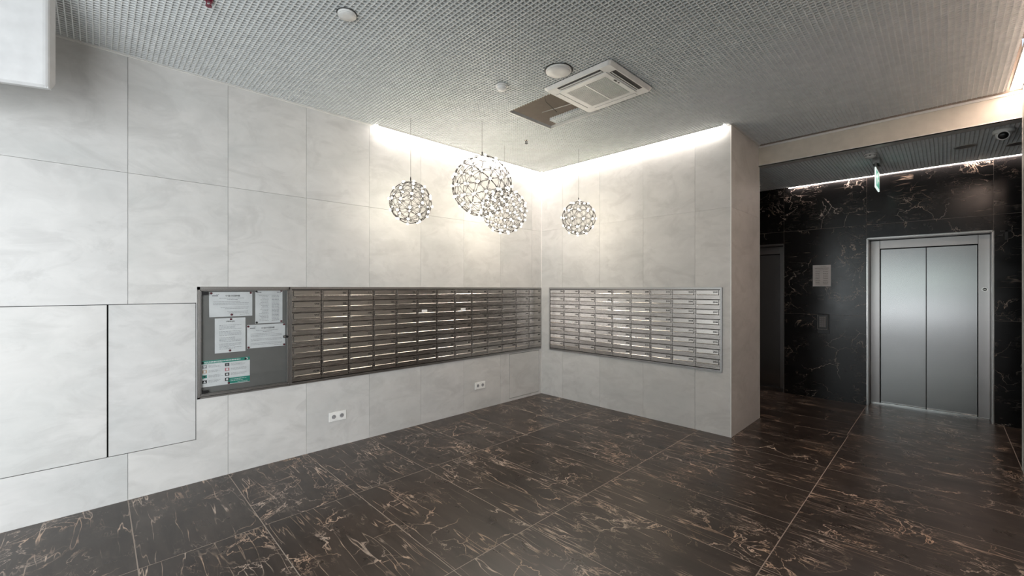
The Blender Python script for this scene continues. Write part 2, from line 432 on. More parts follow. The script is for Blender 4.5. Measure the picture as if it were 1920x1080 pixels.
# ------------------------------------------------------------------ right wall, glazed front behind the camera
GLZ = (-7.9, -5.2, 0.15, 2.75)
wr = backing('wall_right', 'x', XR+0.01, XR+0.12, YF, 0.9, 0, 3.65, [GLZ], M['backing'])
mb = MB()
for a, c in ((-7.9, -7.84), (-6.58, -6.52), (-5.26, -5.2)): mb.box(XR, XR+0.06, a, c, 0.15, 2.75)
for a, c in ((0.15, 0.21), (2.69, 2.75)): mb.box(XR, XR+0.06, -7.9, -5.2, a, c)
tag(obj('window_3', mb, M['frame_steel']), kind='structure')
clad(wr, 'panel', 'x', XR, -1, us[:-1]+[0.1, 0.9], vs, [GLZ], M['concrete'])
obj('jamb', MB().box(XR-0.002, XR+0.12, 0.895, 0.912, 0, 3.13), M['white_paint'], wr)
wf = tag(obj('wall_front', MB().box(-0.2, 0.2, YF-0.15, YF, 0, 3.65).box(2.1, 2.45, YF-0.15, YF, 0, 3.65).box(4.15, 4.7, YF-0.15, YF, 0, 3.65)
             .box(0.2, 2.1, YF-0.15, YF, 2.65, 3.65).box(2.45, 4.15, YF-0.15, YF, 2.65, 3.65)
             .box(0.2, 2.1, YF-0.15, YF, 0, 0.25).box(2.45, 4.15, YF-0.15, YF, 0, 0.25), M['white_paint']), kind='structure')
for n_, (x0, x1) in enumerate(((0.2, 2.1), (2.45, 4.15))):
    mb = MB(); xm = (x0+x1)/2
    for a, c in ((x0, x0+0.06), (xm-0.03, xm+0.03), (x1-0.06, x1)): mb.box(a, c, YF-0.03, YF+0.03, 0.25, 2.65)
    for a, c in ((0.25, 0.31), (2.0, 2.06), (2.59, 2.65)): mb.box(x0, x1, YF-0.03, YF+0.03, a, c)
    tag(obj('window_%d' % (n_+1), mb, M['frame_steel']), kind='structure')

# ------------------------------------------------------------------ lift lobby
OP_R = (3.352, 4.428, 0.0, 2.143); OP_L = (1.35, 2.431, 0.0, 2.143)
wk = backing('wall_lobby', 'y', YL+0.003, YL+0.03, 0.9, 5.7, 0, 3.4, [OP_R, OP_L], M['backing'])
wk.data.materials[0] = M['marble']
obj('joint', MB().box(0.9, 1.35, YL+0.002, YL+0.003, 0, ZL+0.06).box(2.431, 3.352, YL+0.002, YL+0.003, 0, ZL+0.06).box(4.428, 5.7, YL+0.002, YL+0.003, 0, ZL+0.06)
    .box(1.35, 2.431, YL+0.002, YL+0.003, 2.143, ZL+0.06).box(3.352, 4.428, YL+0.002, YL+0.003, 2.143, ZL+0.06), M['grout'], wk)
clad(wk, 'slab', 'y', YL, -1, [0.9, 1.35, 2.431, 3.350, 4.428, 5.06, 5.7], [0, 1.145, 2.315, ZL+0.06], [OP_R, OP_L], M['marble'], 0.012, 0.0025)
tag(obj('wall_shaft', MB().box(0.9, 5.7, 2.90, 3.0, 0, 3.4), M['dark_gap']), kind='structure')
tag(obj('wall_lobby_side', MB().box(0.8, 0.9, 0.9, 3.0, 0, 3.4), M['marble']), kind='structure')
tag(obj('wall_lobby_right', MB().box(5.7, 5.8, 0.9, 3.0, 0, 3.4).box(4.62, 5.7, 0.8, 0.9, 0, 3.4), M['marble']), kind='structure')

# beam (fascia) between hall and lobby with its two light edge trims
fa = tag(obj('beam', MB().box(XP, XR, 0.905, 1.02, 2.912, 3.135), M['cream']), kind='structure')
obj('upper_trim', MB().box(XP, XR, 0.897, 0.905, 3.118, 3.138), M['alu'], fa)
obj('lower_trim', MB().box(XP, XR, 0.897, 0.905, 2.905, 2.919).box(XP, XR, 0.897, 1.02, 2.905, 2.912), M['alu'], fa)
obj('wall_above', MB().box(XP, XR, 0.93, 1.0, 3.138, 3.65), M['plenum'], fa)

# ------------------------------------------------------------------ lattice ceiling
plen = tag(obj('ceiling', MB().box(-0.2, 4.62, YF-0.15, 1.0, 3.60, 3.70), M['plenum']), kind='structure')
plen2 = tag(obj('ceiling_lobby', MB().box(0.8, 5.8, 1.0, 3.0, 3.30, 3.40), M['plenum']), kind='structure')
P_, BW, BH = 0.03, 0.0055, 0.026
grid_cache = {}
def grid_mesh(nx, ny):
    if (nx, ny) not in grid_cache:
        mb = MB()
        for i in range(nx): x = (i+0.5)*P_; mb.box(x-BW/2, x+BW/2, 0, ny*P_, 0, BH)
        for j in range(ny): y = (j+0.5)*P_; mb.box(0, nx*P_, y-BW/2, y+BW/2, 0.0004, BH+0.0004)
        grid_cache[(nx, ny)] = mb.mesh('lattice', M['grid'])
    return grid_cache[(nx, ny)]
HOLE = (1.2, -1.8)
for i in range(8):
    nx = 20 if i < 7 else 7
    j = 0
    for j in range(-14, 2):
        ny = 20 if j < 1 else 10
        x0, y0 = 0.6*i, 0.6*j
        if abs(x0-HOLE[0]) < .01 and abs(y0-HOLE[1]) < .01: continue
        if y0 >= -0.01:
            if x0 < 2.39: continue
            if x0 < 2.45:                                   # panel cut by the end of the back wall
                put('lattice_panel', grid_mesh(15, ny), plen, (2.55, y0, ZC)); continue
        put('lattice_panel', grid_mesh(nx, ny), plen, (x0, y0, ZC))
put('lattice_panel', grid_mesh(20, 20), plen, (1.268, -1.312, ZC+0.034))      # lifted panel pushed aside above the gap
for i in range(8):
    for j, ny in ((0, 20), (1, 20), (2, 9)):
        put('lattice_panel', grid_mesh(20, ny), plen2, (0.9+0.6*i, 1.02+0.6*j, ZL))
# gap frame
obj('gap_edge', MB().box(1.2, 1.8, -1.2, -1.194, ZC-0.001, ZC+0.03).box(1.194, 1.2, -1.8, -1.2, ZC-0.001, ZC+0.03), M['alu'], plen)

# ------------------------------------------------------------------ light strips
def strip(label, x0, x1, y0, y1, z, mat, rim):
    t = thing('light_strip', ((x0+x1)/2, (y0+y1)/2, z), label, 'light strip', None)
    c = Vector(t.location)
    h = MB(); 
    if rim == 'x': h.box(x0, x0+0.004, y0, y1, z, z+0.03).box(x1-0.004, x1, y0, y1, z, z+0.03); d = MB().box(x0+0.004, x1-0.004, y0, y1, z+0.002, z+0.012)
    else: h.box(x0, x1, y0, y0+0.004, z, z+0.03).box(x0, x1, y1-0.004, y1, z, z+0.03); d = MB().box(x0, x1, y0+0.004, y1-0.004, z+0.002, z+0.012)
    for n_, mb, ma in (('housing', h, M['alu']), ('diffuser', d, mat)):
        o = obj(n_, mb, ma, t); o.matrix_parent_inverse = Matrix.Translation(-c)
strip('glowing light strip along the top of the left wall above the mailboxes', 0.002, 0.052, -2.53, -0.06, ZC-0.012, M['led_main'], 'x')
strip('glowing light strip along the top of the back wall up to its free end', 0.06, 2.49, -0.052, -0.002, ZC-0.012, M['led_main'], 'y')
strip('broad bright light strip at the right edge of the photo beside the right wall', 4.428, 4.496, -2.2, 0.885, ZC-0.004, M['led_right'], 'x')
strip('thin pinkish light strip along the top of the black marble lift wall', 2.497, 5.6, YL-0.040, YL-0.004, ZL-0.010, M['led_lobby'], 'y')

# ------------------------------------------------------------------ mailboxes
def mailbox_proto():
    """local frame: x to the right, -y out of the wall, z up; origin at the middle of the bottom edge"""
    t = thing('mailbox', (0, 0, 0), 'x', 'mailbox')
    W, H_ = 0.1246, 0.0992
    obj('door', MB().box(-W, W, -0.004, 0.010, 0.0020, H_), M['steel'], t, bevel=0.0008)
    obj('slot', MB().box(-W+0.010, W-0.010, -0.0052, -0.0035, 0.0445, 0.0955), M['ink'], t)  # dark plate: shade of the groove around the flap put into colour
    f = MB().prism([(-0.005, 0.0930), (-0.0092, 0.0930), (-0.0100, 0.0535), (-0.0140, 0.0485), (-0.0132, 0.0460), (-0.005, 0.0470)],
                   lambda a, b_, t_: (t_, a, b_), -W+0.013, W-0.013)
    obj('flap', f, M['flap'], t)
    k = obj('lock', MB().cyl((-W+0.022, -0.0105, 0.036), 0.0052, 0.008, 'y', 12), M['chrome'], t)
    obj('keyhole', MB().box(-W+0.0212, -W+0.0228, -0.0112, -0.0104, 0.033, 0.039), M['ink'], k)
    return t
proto = mailbox_proto()
ordw = ['top', 'second', 'third', 'fourth', 'fifth', 'sixth', 'seventh', 'bottom']
cw = ['first', 'second', 'third', 'fourth', 'fifth', 'sixth', 'seventh', 'eighth', 'ninth', 'tenth', 'eleventh', 'twelfth', 'last']
numsL = [['109', 'U10', 'U11', 'U12', 'U13', 'U14', 'U15', 'ADM'],
         ['227', '232', '233', '234', '235', '236', '237', '211'],
         ['112', '113', '114', '115', '116', '117', '403', '401'],
         ['402', '408', '409', '410', '421', '307', '308', '309']]
k = 501
while len(numsL) < 13:
    c_ = []
    for r in range(8):
        c_.append(str(k)); k = k+1 if k % 100 < 8 else (k//100+1)*100+1
    numsL.append(c_)
numsR = [[str((14+c)*100+5+i) for i in range(4)] + [str((15+c)*100+1+i) for i in range(4)] for c in range(1, 10)]
used = False
def place_bank(side, nums, u_start, pitch, z_top, row):
    global used
    for c, lst in enumerate(nums):
        for r, s in enumerate(lst):
            mbx = proto if not used else copy_tree(proto, None, ('number', 'sticker'))
            used = True
            u = u_start + pitch*(c+0.5); z = z_top - row*(r+1)
            if side == 'L':
                mbx.location = (-0.001, u, z); mbx.rotation_euler = (0, 0, PI/2)
                lab = 'steel mailbox in the left bank, %s row, %s column after the notice board' % (ordw[r], cw[c])
                if c == 12: lab = 'steel mailbox in the left bank, %s row, column next to the room corner' % ordw[r]
                mbx['group'] = 'steel mailboxes in the left wall'
            else:
                mbx.location = (u, 0.001, z); mbx.rotation_euler = (0, 0, 0)
                lab = 'steel mailbox in the right bank, %s row, %s column from the room corner' % (ordw[r], cw[c])
                if c == 8: lab = 'steel mailbox in the right bank, %s row, rightmost column' % ordw[r]
                mbx['group'] = 'steel mailboxes in the back wall'
            # flaps never hang quite alike
            mbx.rotation_euler.x = random.uniform(-0.006, 0.006); mbx.rotation_euler.z += random.uniform(-0.004, 0.004)
            for ch in mbx.children:
                if ch.name.startswith('flap'): ch.rotation_euler.x = random.uniform(-0.02, 0.012)
            st = {('L', 7, 2): (-0.04, 0.03), ('L', 5, 2): (-0.07, 0.0), ('R', 1, 4): (-0.06, 0.01)}.get((side, c, r))
            if st:
                o = obj('sticker', MB().box(st[0], st[1], -0.0112, -0.0100, 0.060, 0.084), M['paper'], mbx); o['label'] = 'white name sticker on the flap'
                lab = lab.replace('steel mailbox', 'mailbox with white sticker')
            mbx['label'] = lab
            n_ = put('number', text_mesh(s, 0.024, M['ink'], 'RIGHT', bold=0.0006), mbx, (0.106, -0.0112, 0.0745))
            n_.rotation_euler = (math.radians(0), 0, 0)
ROW = 0.1025
place_bank('L', numsL, -3.322, 0.2545, 1.489, ROW)
place_bank('R', numsR, 0.168, 0.2528, 1.489, ROW)
def bank_frame(side, u0, u1, z0, z1, label, bt=0.020, bb=0.020, bl=0.016, br=0.016):
    t = thing('mailbox_surround', (0, 0, 0), label, 'mailbox frame', 'steel surrounds of the mailbox banks')
    def B(mb, a0, a1, d0, d1, b0, b1):
        if side == 'L': mb.box(d0, d1, a0, a1, b0, b1)
        else: mb.box(a0, a1, -d1, -d0, b0, b1)
    m1 = MB(); B(m1, u0, u1, -0.05, 0.010, z1-bt, z1); B(m1, u0, u1, -0.05, 0.010, z0, z0+bb*0.45); B(m1, u0, u1, -0.05, 0.004, z0+bb*0.55, z0+bb)
    obj('rail', m1, M['frame_steel'], t)
    m2 = MB(); B(m2, u0, u0+bl, -0.05, 0.0095, z0+bb, z1-bt)
    obj('stile', m2, M['frame_steel'], t)
    m2 = MB(); B(m2, u1-br, u1, -0.05, 0.0095, z0+bb, z1-bt)
    obj('stile', m2, M['frame_steel'], t)
    m3 = MB(); B(m3, u0+0.005, u1-0.005, -0.085, -0.055, z0+0.005, z1-0.005)
    obj('back_plate', m3, M['dark_gap'], t)
bank_frame('L', -3.338, -0.011, 0.643, 1.512, 'steel surround of the left mailbox bank beside the notice board', bl=0.014, br=0.004)
bank_frame('R', 0.151, 2.462, 0.643, 1.512, 'steel surround of the right mailbox bank on the back wall')

# ------------------------------------------------------------------ notice board
nb = thing('notice_board', (0, -3.67, 0.643), 'grey glazed steel notice board at the left end of the mailboxes', 'notice board')
inv = Matrix.Translation(-Vector(nb.location))
def nbp(name, mb, mat, **k):
    o = obj(name, mb, mat, nb, **k); o.matrix_parent_inverse = inv; return o
Y0, Y1, Z0, Z1 = -4.001, -3.341, 0.643, 1.512
fr_ = 0.022
nbp('frame', MB().box(-0.05, 0.010, Y0, Y1, Z1-fr_, Z1).box(-0.05, 0.010, Y0, Y1, Z0, Z0+0.012).box(-0.05, 0.006, Y0, Y1, Z0+0.015, Z0+0.026)
    .box(-0.05, 0.010, Y0, Y0+0.016, Z0, Z1).box(-0.05, 0.010, Y1-0.010, Y1, Z0, Z1), M['frame_steel'])
nbp('door_frame', MB().box(-0.012, 0.007, Y0+0.018, Y0+0.024, Z0+0.028, Z1-fr_-0.002).box(-0.012, 0.007, Y1-0.020, Y1-0.012, Z0+0.028, Z1-fr_-0.002)
    .box(-0.012, 0.007, Y0+0.018, Y1-0.012, Z0+0.028, Z0+0.034).box(-0.012, 0.007, Y0+0.018, Y1-0.012, Z1-fr_-0.007, Z1-fr_-0.002), M['frame_steel'])
nbp('magnetic_panel', MB().box(-0.045, -0.030, Y0+0.016, Y1-0.010, Z0+0.026, Z1-fr_), M['board'])
nbp('glass_pane', MB().box(-0.003, 0.001, Y0+0.024, Y1-0.020, Z0+0.034, Z1-fr_-0.007), M['glass'])
for z in (Z0+0.036, Z1-0.062):
    h = nbp('hinge', MB().box(0.001, 0.008, Y0+0.024, Y0+0.066, z, z+0.024), M['black']); h['label'] = 'black hinge at the left edge'
lk = nbp('lock', MB().cyl((0.002, -3.363, 1.078), 0.010, 0.014, 'x', 14).box(0.001, 0.008, -3.392, -3.366, 1.068, 1.090), M['black'])
lk['label'] = 'black lock at the right edge'
bm_ = MB().box(0.008, 0.009, -3.385, -3.377, 1.073, 1.084); nbp('latch', bm_, M['chrome'])

XB = -0.0298        # face of the magnetic panel
def words(mb, x, y0, y1, z, h, dens=1.0, rnd=random):
    y = y0
    while y < y1:
        wd = rnd.uniform(0.006, 0.020)
        if y + wd > y1: wd = y1 - y
        if wd < 0.002: break
        mb.box(x, x+0.0002, y, y+wd, z, z+h); y += wd + 0.003/dens
def paper(label, y0, y1, z0, z1, tilt, content, curl=0.0, cat='notice'):
    yc, zc = (y0+y1)/2, (z0+z1)/2
    t = thing('notice', (XB, yc, zc), label, cat, 'papers on the notice board')
    t.rotation_euler = (tilt, 0, 0)
    a, c = (y1-y0)/2, (z1-z0)/2
    mb = MB(); n = 8
    for s_ in range(2):
        for i in range(n+1):
            for j in range(n+1):
                u, v_ = i/n, j/n
                lift = curl*max(0, 1-u*2.2)*max(0, 1-v_*2.2)
                mb.v.append((0.0015+lift - s_*0.0006, -a+2*a*u, -c+2*c*v_))
    K = (n+1)**2
    for i in range(n):
        for j in range(n):
            p = i*(n+1)+j; mb.f.append((p, p+n+1, p+n+2, p+1)); mb.f.append((K+p, K+p+1, K+p+n+2, K+p+n+1))
    for i in range(n):
        for p, q in ((i, i+1), (n*(n+1)+i, n*(n+1)+i+1), (i*(n+1), (i+1)*(n+1)), (i*(n+1)+n, (i+1)*(n+1)+n)):
            mb.f.append((p, q, K+q, K+p))
    obj('sheet', mb, M['paper'], t)
    content(t, a, c)
    return t
def htext(t, s, size, y, z, mat='ink', align='CENTER', x=0.0024, bold=0.0):
    o = put('heading', text_mesh(s, size, M[mat], align, bold=bold), t, (x, y, z)); o.rotation_euler = (0, 0, PI/2); return o
X_ = 0.0022
def c_landscape(seed, heading):
    def f(t, a, c):
        rn = random.Random(seed); mb = MB()
        htext(t, heading, 0.017, 0.01, c*0.68, bold=0.0004)
        logo = MB().box(X_, X_+0.0002, -a+0.02, -a+0.060, c*0.66, c*0.66+0.008); words(logo, X_, -a+0.048, -a+0.066, c*0.66+0.013, 0.004, rnd=rn)
        obj('logo', logo, M['ink_soft'], t)
        words(mb, X_, -a*0.55, a*0.62, c*0.48, 0.0035, rnd=rn); words(mb, X_, -a*0.2, a*0.3, c*0.36, 0.0035, rnd=rn)
        for k_ in range(9):
            z = c*0.2 - k_*c*0.115
            if k_ in (3, 6): continue
            words(mb, X_, -a*0.82, a*(0.82 if k_ % 3 else 0.4), z, 0.0028, rnd=rn)
        words(mb, X_, a*0.4, a*0.85, -c*0.86, 0.0028, rnd=rn)
        tag(obj('print', mb, M['ink_soft'], t), kind='stuff')
    return f
def c_table(t, a, c):
    rn = random.Random(5); mb = MB()
    words(mb, X_, -a+0.012, -a+0.050, c*0.86, 0.008, rnd=rn); words(mb, X_, a-0.045, a-0.010, c*0.86, 0.007, rnd=rn)
    mb.box(X_, X_+0.0002, -a*0.85, a*0.85, c*0.78, c*0.78+0.0012)
    for k_ in range(19):
        z = c*(0.68 - k_*0.085)
        words(mb, X_, -a*rn.uniform(0.5, 0.75), -a*0.05, z, 0.0032, rnd=rn)
        words(mb, X_, a*0.2, a*0.75, z, 0.0040, rnd=rn)
    tag(obj('print', mb, M['ink_soft'], t), kind='stuff')
def c_portrait(t, a, c):
    rn = random.Random(9); mb = MB()
    htext(t, 'UWAGA!', 0.015, 0.0, c*0.80, bold=0.0004)
    for k_ in range(20):
        if k_ in (4, 9, 14): continue
        z = c*(0.58 - k_*0.072)
        words(mb, X_, -a*0.72, a*rn.choice((0.72, 0.72, 0.3)), z, 0.0030, rnd=rn)
    tag(obj('print', mb, M['ink_soft'], t), kind='stuff')
def c_poster(t, a, c):
    rn = random.Random(3)
    obj('header', MB().box(X_, X_+0.0002, -a+0.004, a, c*0.74, c), M['teal'], t)
    obj('footer', MB().box(X_, X_+0.0002, 0.012, a, -c+0.004, -c*0.52).box(X_, X_+0.0002, -0.004, 0.012, -c*0.62, -c*0.52), M['teal'], t)
    hw = MB(); words(hw, X_+0.0003, -a*0.86, a*0.62, c*0.84, 0.008, rnd=rn); words(hw, X_+0.0003, -a*0.86, -a*0.15, c*0.765, 0.003, rnd=rn)
    hw.cyl((X_+0.0003, a*0.86, c*0.87), 0.009, 0.0003, 'x', 14)
    words(hw, X_+0.0003, 0.03, a*0.85, -c*0.66, 0.0035, rnd=rn); words(hw, X_+0.0003, 0.03, a*0.7, -c*0.78, 0.0035, rnd=rn); words(hw, X_+0.0003, 0.08, a*0.9, -c*0.9, 0.003, rnd=rn)
    tag(obj('print', hw, M['paper'], t), kind='stuff')
    S = 0.030
    def icon(y, z, bg, fgm, kind):
        q = obj('icon', MB().box(X_, X_+0.0003, y, y+S, z, z+S*0.82), M[bg], t); q['label'] = 'small square icon'
        f = MB(); x = X_+0.0004; cy, cz = y+S/2, z+S*0.41
        if kind == 0: f.box(x, x+0.0002, cy-0.008, cy+0.008, cz-0.001, cz+0.007).box(x, x+0.0002, cy-0.003, cy+0.003, cz-0.008, cz)
        if kind == 1: f.cyl((x, cy, cz), 0.008, 0.0002, 'x', 12)
        if kind == 2: f.prism([(-0.009, -0.007), (0.009, -0.007), (0, 0.009)], lambda a_, b_, t_: (t_, cy+a_, cz+b_), x, x+0.0002)
        if kind == 3: f.box(x, x+0.0002, cy-0.007, cy+0.007, cz-0.008, cz+0.008)
        obj('pictogram', f, M[fgm], q)
    zz = [c*0.42, c*0.05, -c*0.33, -c*0.72]
    for z, (bg, fg, kd) in zip(zz, (('ink_soft', 'paper', 0), ('peach', 'paper', 3), ('teal', 'ink', 0), ('ink', 'paper', 2))): icon(-a+0.010, z, bg, fg, kd)
    for z, (bg, fg, kd) in zip(zz, (('ink', 'ink_soft', 3), ('rose', 'paper', 3), ('ink', 'paper', 1), ('ink', 'paper', 3))): icon(-0.008, z, bg, fg, kd)
    mb = MB()
    for y0, y1, zs_ in ((-a+0.050, -0.016, zz), (0.032, a-0.01, zz[:3])):
        for z in zs_:
            for k_ in range(3): words(mb, X_, y0, y1-rn.uniform(0, 0.05), z+0.004+k_*0.007, 0.0022, rnd=rn)
    tag(obj('small_print', mb, M['ink_soft'], t), kind='stuff')
S_ = 1.0
paper('white landscape notice at the top left of the notice board, its lower left corner curling', -3.922, -3.622, 1.272, 1.472, 0.0, c_landscape(1, 'OGŁOSZENIE'), 0.012)
paper('white upright two-column list at the top right of the notice board', -3.600, -3.390, 1.203, 1.483, 0.0, c_table)
paper('white upright notice hanging in the middle left of the notice board', -3.884, -3.672, 0.980, 1.260, 0.0, c_portrait)
paper('white landscape notice on the right of the notice board beside its lock', -3.660, -3.368, 0.997, 1.194, 0.0, c_landscape(4, 'OGŁOSZENIE'))
paper('teal and white poster with small icons at the bottom left of the notice board', -3.976, -3.640, 0.722, 0.930, 0.0, c_poster)
mag = [(-3.908, 1.462, 'upper left corner of the top left notice'), (-3.634, 1.464, 'upper right corner of the top left notice'),
       (-3.770, 1.287, 'bottom edge of the top left notice'), (-3.775, 1.250, 'top edge of the middle left upright notice'),
       (-3.782, 0.995, 'bottom edge of the middle left upright notice'), (-3.592, 1.476, 'upper left corner of the two-column list'),
       (-3.400, 1.480, 'upper right corner of the two-column list'), (-3.590, 1.212, 'lower left corner of the two-column list'),
       (-3.400, 1.214, 'lower right corner of the two-column list'), (-3.652, 1.182, 'upper left corner of the notice beside the lock'),
       (-3.378, 1.185, 'upper right corner of the notice beside the lock'), (-3.650, 1.006, 'lower left corner of the notice beside the lock'),
       (-3.378, 1.008, 'lower right corner of the notice beside the lock'), (-3.966, 0.914, 'upper left corner of the teal poster'),
       (-3.672, 0.915, 'upper right corner of the teal poster'), (-3.790, 0.732, 'bottom edge of the teal poster')]
mm = {k_: MB().lathe((0, 0, 0), [(0.0085, 0), (0.0085, 0.004), (0.0065, 0.0065), (0.003, 0.0075)], 14).mesh('magnet', M[k_]) for k_ in ('magnet', 'black')}
for i, (y, z, s_) in enumerate(mag):
    kk = 'black' if i in (5, 7, 13, 14) else 'magnet'
    o = put('magnet', mm[kk], None, (XB+0.0026, y, z)); o.rotation_euler = (0, PI/2, 0)
    tag(o, 'round %s magnet on the %s' % ('black' if kk == 'black' else 'dark red', s_), 'magnet', 'magnets on the notice board')

# ------------------------------------------------------------------ wall sockets
def socket(yc, zc, label):
    t = thing('wall_socket', (0, yc, zc), label, 'wall socket', 'double sockets low on the left wall')
    obj('plate', MB().box(0.0, 0.009, -0.081, 0.081, -0.042, 0.042), M['white'], t, bevel=0.002)
    for dy in (-0.038, 0.038):
        o = obj('insert', MB().cyl((0.009, dy, 0), 0.0295, 0.0015, 'x', 24), M['white'], t)
        obj('recess', MB().cyl((0.0106, dy, 0), 0.0200, 0.0004, 'x', 20), M['ink_soft'], o)
        obj('pin_holes', MB().cyl((0.0111, dy-0.009, 0), 0.0034, 0.0005, 'x', 10).cyl((0.0111, dy+0.009, 0), 0.0034, 0.0005, 'x', 10).cyl((0.0111, dy, 0.011), 0.0028, 0.004, 'x', 10), M['socket_dark'], o)
socket(-2.918, 0.286, 'white double wall socket below the first mailbox columns, nearer the notice board')
socket(-1.150, 0.296, 'white double wall socket low on the left wall, nearer the room corner')

# ------------------------------------------------------------------ lifts
def lift(x0, x1, label, button):
    y = 2.745
    t = thing('elevator', ((x0+x1)/2, y, 0), label, 'elevator', 'lifts in the black marble wall')
    inv_ = Matrix.Translation(-Vector(t.location))
    def p(name, mb, mat, parent=t, **k):
        o = obj(name, mb, mat, parent, **k)
        if parent is t: o.matrix_parent_inverse = inv_
        return o
    jl, jr, hz = 0.105, 0.105, 0.125
    top = 2.143
    p('edge_trim', MB().box(x0-0.004, x0+0.004, YL-0.006, YL+0.010, 0, top+0.004).box(x1-0.004, x1+0.004, YL-0.006, YL+0.010, 0, top+0.004)
      .box(x0-0.004, x1+0.004, YL-0.006, YL+0.010, top-0.004, top+0.004), M['chrome'])
    rv = p('reveal', MB().box(x0+0.001, x0+0.012, YL+0.012, y, 0, top-0.004).box(x1-0.012, x1-0.001, YL+0.012, y, 0, top-0.004)
      .box(x0+0.001, x1-0.001, YL+0.012, y, top-0.014, top-0.004), M['frame_steel'])
    p('jamb', MB().box(x0+0.014, x0+jl, y, y+0.07, 0, top-0.02), M['lift_frame'], bevel=0.002)
    rj = p('jamb', MB().box(x1-jr, x1-0.014, y, y+0.07, 0, top-0.02), M['lift_frame'], bevel=0.002)
    p('header', MB().box(x0+jl+0.002, x1-jr-0.002, y, y+0.07, top-hz, top-0.02), M['lift_frame'], bevel=0.002)
    xm = (x0+jl+x1-jr)/2
    for a, c in ((x0+jl+0.006, xm-0.0022), (xm+0.0022, x1-jr-0.006)):
        mb = MB(); n = 8
        p('door_leaf', MB().box(a, c, y+0.045, y+0.065, 0.012, top-hz-0.008), M['lift_steel'], bevel=0.002)
    p('sill', MB().box(x0+0.02, x1-0.02, y-0.005, y+0.09, 0.0, 0.010), M['chrome'])
    p('door_gap', MB().box(xm-0.003, xm+0.003, y+0.066, y+0.07, 0.01, top-hz), M['dark_gap'])
    if button:
        bx = x1-0.055
        o = p('call_button', MB().cyl((bx, y-0.004, 1.49), 0.026, 0.006, 'y', 24), M['chrome'])
        p('button_cap', MB().cyl((bx, y-0.006, 1.49), 0.017, 0.004, 'y', 20), M['black'], o)
        b2 = p('button_mark', MB().box(bx-0.011, bx+0.011, y-0.0068, y-0.0058, 1.486, 1.494), M['chrome'], o)
    return t
lift(3.352, 4.428, 'steel elevator with two sliding doors in the black marble wall, right of the keypad', True)
lift(1.35, 2.431, 'steel elevator half hidden behind the end of the grey wall', False)

# paper and keypad between the lifts
t = thing('price_list', (2.876, YL-0.001, 1.675), 'white typed sheet on black marble above the black keypad', 'notice')
obj('sheet', MB().box(-0.101, 0.101, -0.0014, 0, -0.145, 0.145), M['paper'], t)
mb = MB(); rn = random.Random(11)
def hw(mb, x0, x1, z, h):
    x = x0
    while x < x1-0.003:
        wd = min(rn.uniform(0.006, 0.018), x1-x); mb.box(x, x+wd, -0.0018, -0.0015, z, z+h); x += wd+0.003
hw(mb, -0.078, 0.080, 0.098, 0.009); hw(mb, -0.07, 0.07, 0.078, 0.005); hw(mb, -0.01, 0.05, 0.118, 0.004)
for k_ in range(8):
    z = 0.052-k_*0.024; hw(mb, -0.07, -0.02, z, 0.007); hw(mb, 0.015, 0.07, z, 0.007)
tag(obj('print', mb, M['ink_soft'], t), kind='stuff')
t = thing('keypad', (2.892, YL-0.001, 1.025), 'black wall keypad with rows of small keys between the two lifts', 'keypad')
obj('back_plate', MB().box(-0.062, 0.070, -0.006, 0, -0.135, 0.128), M['black'], t, bevel=0.002)
obj('housing', MB().box(-0.062, 0.058, -0.030, -0.006, -0.085, 0.128), M['black'], t, bevel=0.006)
obj('bezel', MB().box(-0.058, 0.054, -0.034, -0.030, -0.082, -0.072).box(-0.060, -0.056, -0.033, -0.030, -0.08, 0.12).box(0.052, 0.056, -0.033, -0.030, -0.08, 0.12), M['board'], t)
obj('key_field', MB().box(-0.040, 0.036, -0.032, -0.030, -0.052, 0.096), M['board'], t)
for r in range(5):
    for c in range(3):
        o = obj('key', MB().box(-0.034+c*0.023, -0.017+c*0.023, -0.035, -0.032, 0.072-r*0.028, 0.086-r*0.028), M['ink_soft'], t)

# small black arrow-shaped bracket beside the right lift
t = thing('lift_sign', (4.515, YL-0.001, 2.09), 'small black arrow and bar sign beside the upper right corner of the right lift', 'sign')
obj('arrow', MB().prism([(-0.062, -0.012), (-0.020, 0.008), (-0.020, -0.016)], lambda a, b_, t_: (a, t_, b_), -0.006, 0), M['black'], t)
obj('bar', MB().box(-0.006, 0.016, -0.014, 0, -0.060, 0.045), M['black'], t)
obj('arm', MB().box(-0.040, 0.040, -0.014, 0, 0.030, 0.046), M['black'], t)

